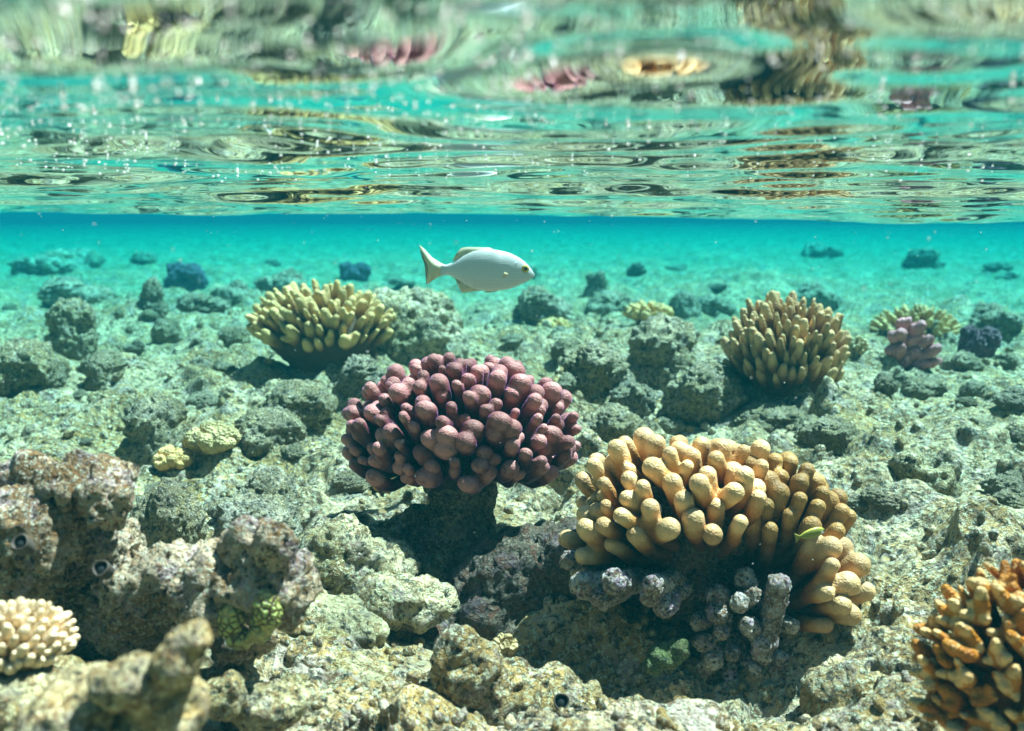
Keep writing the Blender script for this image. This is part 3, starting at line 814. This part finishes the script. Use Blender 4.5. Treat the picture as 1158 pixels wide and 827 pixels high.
M_core = coral_mat('brown_coral_core', (0.03, 0.015, 0.006), (0.12, 0.055, 0.02), (0.2, 0.1, 0.04), bump=.8)
# --- brown branching coral, right of centre in the middle distance
D3 = ground_hit(888, 442) + .06; print('D3', D3); k3 = D3 / S
bc = thing("branching_coral", "round brown branching coral with pale finger tips on the right of the reef flat", "coral", P(885, 446, D3))
o3 = dome(bc, P(888, 398, D3), (66 * k3, 60 * k3, 56 * k3), 310, 5.4 * k3, M_olive, root=P(888, 448, D3), keep=lambda d: d[2] > -.35 and d[1] < .55, kmax=(1,), r0=.3, voxel=.0042, L=.05, taper=1.5, bulb=1, up=10 * k3, updir=.3, jr=.14, rvar=.4, seed=21, it=3)
join_rest(o3, 99, bc)
solid(bc, "base", [(P(888, 410, D3), (50 * k3, 46 * k3, 36 * k3)), (P(892, 432, D3), (50 * k3, 42 * k3, 20 * k3))], .01, .2, 22, M_core, .5)

# --- olive branching coral, left
D4 = ground_hit(365, 412) + .06; print('D4', D4); k4 = D4 / S
lc = thing("branching_coral", "olive branching coral leaning left beside the large boulder", "coral", P(360, 420, D4))
o4 = dome(lc, P(362, 372, D4), (80 * k4, 60 * k4, 46 * k4), 270, 5.2 * k4, M_olive_pale, root=P(378, 420, D4), keep=lambda d: d[2] > -.25 and d[1] < .5, kmax=(1, 1, 2), r0=.3, voxel=.0042, L=.045, taper=1.35, bulb=1, up=8 * k4, jr=.12, rvar=.4, seed=31, it=3)
join_rest(o4, 99, lc)
solid(lc, "base", [(P(366, 380, D4), (64 * k4, 50 * k4, 32 * k4)), (P(378, 406, D4), (50 * k4, 40 * k4, 20 * k4))], .01, .2, 32, M_core, .5)

# --- pale table coral far right
D5 = ground_hit(1034, 384) + .05; print('D5', D5); k5 = D5 / S
tcx = thing("table_coral", "pale spiky table coral behind the lilac knobbed coral", "coral", P(1034, 396, D5))
o5 = dome(tcx, P(1034, 372, D5), (48 * k5, 40 * k5, 26 * k5), 150, 3.6 * k5, M_olive_pale, root=P(1034, 396, D5), keep=lambda d: d[2] > -.05 and d[1] < .6, kmax=(1, 2), r0=.3, voxel=.0045, L=.06, taper=1.5, bulb=1, seed=41, it=2)
join_rest(o5, 99, tcx)
solid(tcx, "base", [(P(1034, 386, D5), (30 * k5, 28 * k5, 16 * k5)), (P(1034, 398, D5), (18 * k5, 18 * k5, 14 * k5))], .012, .2, 42, M_rock_shade, .6)

# --- lilac knobbed coral
D6 = ground_hit(1028, 418) + .04; print('D6', D6, 'D1', ground_hit(515, 625), 'D2', ground_hit(800, 760)); k6 = D6 / S
kc = thing("knobbed_coral", "upright lilac knobbed coral in front of the pale table coral", "coral", P(1028, 422, D6))
for q, (px, py, r) in enumerate([(1020, 366, 9), (1034, 372, 10), (1012, 380, 10), (1028, 385, 12), (1043, 388, 10), (1010, 397, 11), (1026, 402, 13), (1042, 403, 11), (1052, 397, 9), (1016, 413, 12), (1036, 415, 12), (1055, 410, 7)]):
    t = P(px, py, D6 - .03 - .01 * (q % 3)); bb = P(1028, 412, D6 + .02)
    branch_obj(kc, bb, bb + (t - bb) * .5, [t, t + np.array([r * .5 * k6, -.01, r * .4 * k6])], [r * .8 * k6, r * .6 * k6], r * .8 * k6, M_lilac, .0045, .05, lump=.004, name='knob', it=3)
solid(kc, "base", [(P(1028, 408, D6 + .02), (24 * k6, 22 * k6, 22 * k6))], .01, .15, 52, M_rock_purple, .6)

# --- small pale bushy corals in the middle distance
def small_bush(px, pb, w, h, n, label, mat, seed, tr=.16):
    d = ground_hit(px, pb) + .02; k = d / S
    t = thing("bushy_coral", label, "coral", P(px, pb, d))
    c = P(px, pb - h * .45, d)
    dome(t, c, (w * .42 * k, w * .4 * k, h * .45 * k), n, w * tr * .5 * k, mat, root=P(px, pb, d), keep=lambda q: q[2] > -.2 and q[1] < .6, kmax=(1, 2), r0=.2, voxel=max(.0028, w * .02 * k), L=w * .3 * k, taper=1.3, bulb=1, seed=seed, it=3)
    solid(t, "base", [(P(px, pb - h * .25, d), (w * .3 * k, w * .3 * k, h * .3 * k))], max(.004, w * .05 * k), w * k * .6, seed + 1, M_rock, .5)
def bush_at(px, pb, d, w, h, n, label, mat, seed, tr=.16):
    global ground_hit
    g = ground_hit; ground_hit = lambda a, b_: d - .02
    small_bush(px, pb, w, h, n, label, mat, seed, tr); ground_hit = g
bush_at(733, 366, 2.7, 60, 26, 60, "small pale bushy coral on top of the tall craggy rock", M_olive_pale, 61)
bush_at(628, 384, 2.9, 46, 26, 50, "small yellowish bushy coral in front of the boulder behind the fish", M_olive_pale, 63)
small_bush(966, 405, 36, 28, 40, "small tan bushy coral right beside the brown branching coral", M_knobtan, 65)
small_bush(240, 512, 62, 32, 46, "tan brain-like coral cluster on the flat above the mauve rock", M_knobtan, 67, .3)
small_bush(195, 532, 44, 26, 36, "small olive knobby coral just left of the tan brain-like cluster", M_olive_pale, 69, .3)
small_bush(436, 560, 34, 24, 26, "small yellow coral knob under the left rim of the purple coral", M_orange_shade, 71, .3)
bush_at(572, 745, .90, 34, 30, 24, "little yellow-green coral knob behind the cream pointed rock", M_knobtan, 73, .35)

# --- cream coral, lower left corner
D7 = .60; k7 = D7 / S
cr = thing("branching_coral", "cream short-fingered coral cut by the left edge near the bottom", "coral", P(20, 775, D7))
o7 = dome(cr, P(22, 722, D7), (62 * k7, 50 * k7, 44 * k7), 170, 6.6 * k7, M_cream, root=P(10, 765, D7), keep=lambda d: d[2] > -.35 and d[1] < .5, kmax=(1, 1, 2), r0=.3, voxel=.0011, L=.018, taper=1.4, bulb=1, seed=81, it=3)
join_rest(o7, 99, cr)
solid(cr, "base", [(P(18, 735, D7), (50 * k7, 44 * k7, 34 * k7)), (P(10, 760, D7), (40 * k7, 36 * k7, 24 * k7))], .003, .06, 82, M_cream, .4)

# --- fire coral, lower right corner
D8 = .62; k8 = D8 / S
fc = thing("fire_coral", "orange-brown fire coral with white-tipped jagged blades in the lower right corner", "coral", P(1130, 850, D8))
o8 = dome(fc, P(1160, 760, D8 + .03), (130 * k8, 80 * k8, 138 * k8), 430, 8.4 * k8, M_fire, root=P(1165, 810, D8 + .04), keep=lambda d: d[2] > -.45 and d[1] < .45 and d[0] < .75,
          kmax=(3, 4, 4, 5), maxd=.05, r0=.35, fork=.76, voxel=.0014, L=.022, taper=1.5, bulb=1, rvar=.35, jr=.13, seed=95, it=3, flatp=.8)
join_rest(o8, 99, fc)
solid(fc, "base", [(P(1140, 800, D8 + .03), (80 * k8, 50 * k8, 80 * k8))], .003, .06, 92, M_fire, .4)

# --- green maze coral on the mauve rock
gbase = P(283, 720, .69); kg = .69 / S
V, F = merge([ell(P(262, 700, .695) - gbase, (17 * kg, 15 * kg, 27 * kg), (0, .1, 0)), ell(P(272, 722, .695) - gbase, (18 * kg, 14 * kg, 14 * kg)), ell(P(302, 690, .685) - gbase, (18 * kg, 15 * kg, 26 * kg), (0, -.2, 0)), ell(P(295, 712, .69) - gbase, (15 * kg, 14 * kg, 18 * kg))])
V, N, F = vox(V, F, .0016, 2); V = V + N * (.0018 * fbm(V * 220, 2, 8))[:, None]
tag(obj("maze_coral", mesh_np("maze_coral", V, F, M_green), loc=gbase), "bright green maze-patterned coral in two lobes on the mauve reef rock", "coral")
g2 = P(752, 742, .88)
V, F = merge([ell((0, 0, 0), (.02, .016, .014)), ell((.014, -.004, .01), (.012, .012, .012)), ell((-.012, -.004, -.008), (.012, .012, .01))]); V, N, F = vox(V, F, .0016, 2)
V = V + N * (.003 * fbm(V * 160, 2, 9))[:, None]
tag(obj("algae_tuft", mesh_np("algae_tuft", V, F, reef_mat("green_algae", ((0.14, 0.18, 0.05), (0.07, 0.10, 0.03), (0.2, 0.2, 0.08), (0.08, 0.07, 0.03), DARK), 2.5)), loc=g2), "dull green algae tuft in the shade below the golden coral", "algae")

# ------------------------------------------------------------------ worm tubes (pale rim round a near-black ball painting the hole's shade)
M_tube = plain("tube_shell", (0.07, 0.055, 0.045), .7); M_hole = plain("tube_hole_shade", (0.015, 0.018, 0.02), .4)
def worm_tube(px, py, d, r, label, tilt=(0.9, 0, 0)):
    k = d / S; t = thing("worm_tube", label, "worm tube", P(px, py, d)); t.rotation_euler = tilt
    seg, ring = 32, 12; V, F = [], []
    prof = [(.9, -2.2), (.98, -.5), (1.0, -.1), (.93, .05), (.82, .0), (.76, -.6), (.70, -1.8)]
    for i in range(seg):
        a = 6.2832 * i / seg
        wob = 1 + .05 * math.sin(3 * a + px)
        for rr, z in prof: V.append((math.cos(a) * rr * r * k * wob, math.sin(a) * rr * r * k * wob, z * r * k))
    n = len(prof)
    for i in range(seg):
        j = (i + 1) % seg
        for q in range(n - 1): F.append((i * n + q, j * n + q, j * n + q + 1, i * n + q + 1))
    obj("rim", mesh_np("rim", V, F, M_tube), t)
    bm = bmesh.new(); bmesh.ops.create_uvsphere(bm, u_segments=20, v_segments=10, radius=.80 * r * k); me = bpy.data.meshes.new("shade_plug"); bm.to_mesh(me); bm.free(); me.materials.append(M_hole)
    obj("shade_plug", me, t, loc=(0, 0, -1.05 * r * k))
for a in [(22, 613, .655, 10, "round dark worm tube low on the left flank of the mauve reef rock"), (113, 642, .66, 10, "oval grey worm tube in the middle of the mauve reef rock"),
          (635, 793, min(ground_hit(635, 793), .785) - .012, 10, "black round worm tube right of the cream pointed rock"),
          (1002, 664, ground_hit(1002, 664) + .004, 8, "lone dark worm tube on the bright slope right of the golden coral")]:
    worm_tube(*a)

# ------------------------------------------------------------------ fish
def fish_mat(name, base, top, belly, rough=.38, scales=True, lines=False):
    m, nt, bs = new_mat(name); b = NB(nt); tc = b.n("ShaderNodeTexCoord"); co = tc.outputs['Object']
    sp = b.n("ShaderNodeSeparateXYZ"); nt.links.new(co, sp.inputs[0])
    z = sp.outputs[2]
    mr = b.n("ShaderNodeMapRange"); nt.links.new(z, mr.inputs[0]); mr.inputs[1].default_value = -.035; mr.inputs[2].default_value = .04
    col = b.ramp(mr.outputs[0], [(0.0, belly), (.35, base), (.7, base), (1.0, top)])
    nz = b.noise(co, 90, 3); col = b.mix(b.math('MULTIPLY', nz, .25), col, (0.35, 0.42, 0.42))
    wv = b.n("ShaderNodeTexWave"); wv.bands_direction = 'Z'; wv.inputs['Scale'].default_value = 95; wv.inputs['Distortion'].default_value = .6
    nt.links.new(co, wv.inputs[0])
    if lines: col = b.mix(b.math('MULTIPLY', wv.outputs['Fac'], .22), col, (0.30, 0.36, 0.36))
    nt.links.new(col, bs.inputs['Base Color']); bs.inputs['Roughness'].default_value = rough; bs.inputs['Metallic'].default_value = 0.0
    if scales:
        v = b.vor(co, 330); bp = b.n("ShaderNodeBump"); bp.inputs['Distance'].default_value = .0004; bp.inputs['Strength'].default_value = .25
        nt.links.new(v, bp.inputs['Height']); nt.links.new(bp.outputs[0], bs.inputs['Normal'])
    return m
M_fish = fish_mat("silver_fish_skin", (0.88, 0.92, 0.92), (0.62, 0.66, 0.52), (0.85, 0.86, 0.80), lines=True)
M_fin = plain("fish_fin", (0.74, 0.72, 0.50), .5)
M_finedge = plain("fish_fin_edge", (0.30, 0.32, 0.26), .5)
M_eyey = plain("fish_eye_ring", (0.60, 0.50, 0.12), .25); M_eyeb = plain("fish_pupil", (0.01, 0.012, 0.012), .08, .8)
M_blotch = plain("fish_cheek", (0.72, 0.60, 0.36), .4)

def build_fish():
    d = 1.32; k = d / S; z2 = 2.895; cx, cyy = 500.0, 190.0       # zoomed outline pixels
    def f(x, y): return np.array([(x - cx) / z2 * k, 0, -(y - cyy) / z2 * k])
    up = [(680, 207), (676, 200), (668, 188), (660, 178), (645, 162), (622, 146), (596, 134), (560, 125), (520, 121), (480, 127), (450, 140), (425, 156), (405, 168), (388, 173), (372, 172)]
    lo = [(680, 209), (676, 214), (668, 220), (660, 224), (645, 233), (622, 243), (596, 252), (560, 258), (520, 259), (480, 252), (450, 238), (425, 218), (405, 208), (388, 205), (372, 207)]
    ths = [.15, .9, 2.2, 3.4, 5.2, 7.2, 8.8, 10, 10, 8.8, 7.2, 5.2, 3.6, 2.6, 1.0]
    n = 24; V, F = [], []
    # refine the stations
    t = np.arange(len(up)); tt = np.linspace(0, len(up) - 1, 57)
    ux = np.interp(tt, t, [p[0] for p in up]); uy = np.interp(tt, t, [p[1] for p in up]); ly = np.interp(tt, t, [p[1] for p in lo]); wd = np.interp(tt, t, ths)
    ker = np.array([1, 2, 3, 2, 1]) / 9
    for arr in (uy, ly, wd):
        pad = np.concatenate([[arr[0]] * 2, arr, [arr[-1]] * 2]); sm = np.convolve(pad, ker, 'valid'); arr[2:] = sm[2:]
    for x, a, b_, w in zip(ux, uy, ly, wd):
        c = (a + b_) / 2; h = (b_ - a) / 2
        for j in range(n):
            an = 2 * math.pi * j / n
            q = f(x, c - h * math.sin(an)); s = abs(math.cos(an)) ** .85 * (1 if math.cos(an) > 0 else -1)
            q[1] = -s * w * 2.1 / z2 * k * 1.2; V.append(q)
    m_ = len(ux)
    for i in range(m_ - 1):
        for j in range(n):
            F.append([i * n + j, i * n + (j + 1) % n, (i + 1) * n + (j + 1) % n, (i + 1) * n + j])
    mats = [0] * len(F)
    F.append([j for j in range(n)][::-1]); mats.append(0); F.append([(m_ - 1) * n + j for j in range(n)]); mats.append(0)
    V = [tuple(v) for v in V]
    def fin(outline, thick, yoff=0.0, mat=1, bend=0.0, edge=None):
        base = len(V); kk = len(outline)
        cxm = sum(p[0] for p in outline) / kk; cym = sum(p[1] for p in outline) / kk
        for sgn in (-1, 1):
            for (x, y) in outline:
                q = f(x, y); V.append((q[0], q[1] + yoff + bend * (outline[0][0] - x) + sgn * .0004, q[2]))
            q = f(cxm, cym); V.append((q[0], q[1] + yoff + bend * (outline[0][0] - cxm) + sgn * thick, q[2]))
        for s in (0, 1):
            o_ = base + s * (kk + 1)
            for i in range(kk):
                tri = [o_ + i, o_ + (i + 1) % kk, o_ + kk]
                F.append(tri if s == 0 else tri[::-1]); mats.append(mat)
        for i in range(kk):
            j = (i + 1) % kk; F.append([base + i, base + kk + 1 + i, base + kk + 1 + j, base + j]); mats.append(mat)
    fin([(392, 174), (372, 166), (345, 148), (322, 122), (306, 108), (309, 130), (318, 150), (326, 168), (330, 178), (330, 192), (326, 215), (326, 238), (345, 224), (365, 212), (392, 204), (400, 190)], .002)
    fin([(318, 150), (306, 108), (304, 110), (312, 148), (321, 168), (326, 182), (324, 210), (325, 236), (329, 215), (332, 192), (331, 176)], .0012, mat=2)
    fin([(560, 128), (530, 117), (490, 116), (460, 115), (440, 118), (425, 134), (410, 160), (430, 156), (470, 136), (520, 128)], .0015)
    fin([(520, 256), (490, 258), (465, 261), (440, 263), (430, 245), (416, 212), (430, 218), (450, 232), (480, 246)], .0015)
    fin([(560, 258), (530, 264), (508, 262), (530, 257)], .0012)
    fin([(592, 200), (570, 190), (556, 195), (552, 206), (565, 214), (585, 210)], .0006, yoff=-.0105, bend=0.00002, mat=4)
    fin([(622, 160), (611, 168), (605, 182), (603, 198), (607, 214), (616, 226), (611, 214), (608, 199), (609, 184), (614, 171)], .0004, yoff=-.0072, mat=6)
    fin([(676, 207), (668, 210), (662, 214), (667, 211)], .0003, yoff=-.0028, mat=2)
    me = bpy.data.meshes.new("fish"); me.from_pydata(V, [], F)
    for mt in (M_fish, M_fin, M_finedge, M_eyey, M_blotch, M_eyeb, plain('gill_edge', (0.50, 0.56, 0.54), .4)): me.materials.append(mt)
    me.polygons.foreach_set("material_index", mats); me.polygons.foreach_set("use_smooth", [True] * len(F)); me.update()
    loc = P(370 + cx / z2, 240 + cyy / z2, d)
    o = obj("fish", me, loc=loc, rot=(0, 0, R(4))); tag(o, "pale silver fish swimming right with a forked yellowish tail", "fish")
    for sgn in (-1, 1):
        q = f(648, 185)
        bm = bmesh.new()
        bmesh.ops.create_uvsphere(bm, u_segments=20, v_segments=12, radius=1, matrix=Matrix.Translation(q + np.array([0, sgn * .0068, 0])) @ Matrix.Diagonal((.0058, .0028, .0058, 1)))
        for fc_ in bm.faces: fc_.material_index = 0; fc_.smooth = True
        nf = len(bm.faces)
        bmesh.ops.create_uvsphere(bm, u_segments=16, v_segments=10, radius=1, matrix=Matrix.Translation(q + np.array([0.0002, sgn * .0083, 0])) @ Matrix.Diagonal((.0034, .0018, .0034, 1)))
        bm.faces.ensure_lookup_table()
        for fc_ in bm.faces[nf:]: fc_.material_index = 1; fc_.smooth = True
        e = bpy.data.meshes.new("eye"); bm.to_mesh(e); bm.free(); e.materials.append(M_eyey); e.materials.append(M_eyeb)
        obj("eye", e, o)
build_fish()

def little_fish(px, py, d, L, rot, label, col, stripe):
    k = d / S; V, F, mats = [], [], []
    st = [(0, .02), (.08, .10), (.22, .16), (.45, .17), (.65, .13), (.8, .06), (.86, .05), (1.0, .16)]
    n = 12
    for i, (x, h) in enumerate(st):
        for j in range(n):
            a = 2 * math.pi * j / n; w = h * .45 if i < 6 else .012
            V.append(((.5 - x) * L * k, math.cos(a) * w * L * k, math.sin(a) * h * L * k))
    for i in range(len(st) - 1):
        for j in range(n):
            F.append([i * n + j, i * n + (j + 1) % n, (i + 1) * n + (j + 1) % n, (i + 1) * n + j]); mats.append(1 if j in (2, 3, 8, 9) else 0)
    F.append(list(range(n))); mats.append(0); F.append([(len(st) - 1) * n + j for j in range(n)]); mats.append(0)
    me = bpy.data.meshes.new("small_fish"); me.from_pydata(V, [], F); me.materials.append(plain("lf" + label[:6], col, .35)); me.materials.append(plain("ls" + label[:6], stripe, .35))
    me.polygons.foreach_set("material_index", mats); me.polygons.foreach_set("use_smooth", [True] * len(F)); me.update()
    tag(obj("small_fish", me, loc=P(px, py, d), rot=rot), label, "small fish")
little_fish(916, 604, .86, 38, (0, R(-12), R(10)), "tiny yellow-striped fish among the golden coral's right branches", (0.30, 0.30, 0.06), (0.60, 0.50, 0.08))

# ------------------------------------------------------------------ drifting specks and bubbles
def glowy(name):
    m = bpy.data.materials.new(name); m.use_nodes = True; nt = m.node_tree; nt.nodes.clear(); b = NB(nt)
    a = b.n("ShaderNodeBsdfDiffuse"); t = b.n("ShaderNodeBsdfTranslucent"); g = b.n("ShaderNodeBsdfGlossy"); g.inputs['Roughness'].default_value = .1
    a.inputs[0].default_value = t.inputs[0].default_value = (.95, .95, .92, 1)
    x = b.n("ShaderNodeMixShader"); nt.links.new(a.outputs[0], x.inputs[1]); nt.links.new(t.outputs[0], x.inputs[2]); x.inputs[0].default_value = .55
    y = b.n("ShaderNodeMixShader"); nt.links.new(x.outputs[0], y.inputs[1]); nt.links.new(g.outputs[0], y.inputs[2]); y.inputs[0].default_value = .1
    o = b.n("ShaderNodeOutputMaterial"); nt.links.new(y.outputs[0], o.inputs[0]); return m
def build_specks():
    base, F = ICO[1]; base2, F2 = ICO[2]; parts = []
    rg = np.random.default_rng(9)
    for i in range(520):                            # tiny motes through the water
        d = rg.uniform(.5, 1.9); px = rg.uniform(-20, 1180); py = rg.uniform(60, 640) if i % 3 else rg.uniform(110, 330)
        q = P(px, py, d)
        if q[2] > -.02: continue
        s = rg.uniform(.0003, .0007)
        parts.append((base * s + q, F))
    o = obj("drifting_specks", mesh_np("drifting_specks", *merge(parts), glowy("speck")))
    tag(o, "tiny white motes drifting in the clear water", kind='stuff')
    z0 = surf_height(np.array([0.0]), np.array([0.0]))[0]; parts = []
    for i in range(900):                            # air bubbles clinging under the surface
        d = rg.uniform(.22, 1.0) if i % 4 else rg.uniform(.16, .4); th = rg.uniform(-.62, .62)
        if th > 0.05 and rg.random() < .55: continue
        x, y = d * math.sin(th), d * math.cos(th)
        z = surf_height(np.array([x]), np.array([y]))[0] - z0
        s = rg.uniform(.0004, .0011) * (0.7 + .9 * d)
        parts.append((base2 * s * np.array([1, 1, .8]) + np.array([x, y, z - s * rg.uniform(.9, 6)]), F2))
    o = obj("bubbles", mesh_np("bubbles", *merge(parts), glowy("bubble")))
    tag(o, "fine air bubbles under the rippled sea surface", kind='stuff')
build_specks()
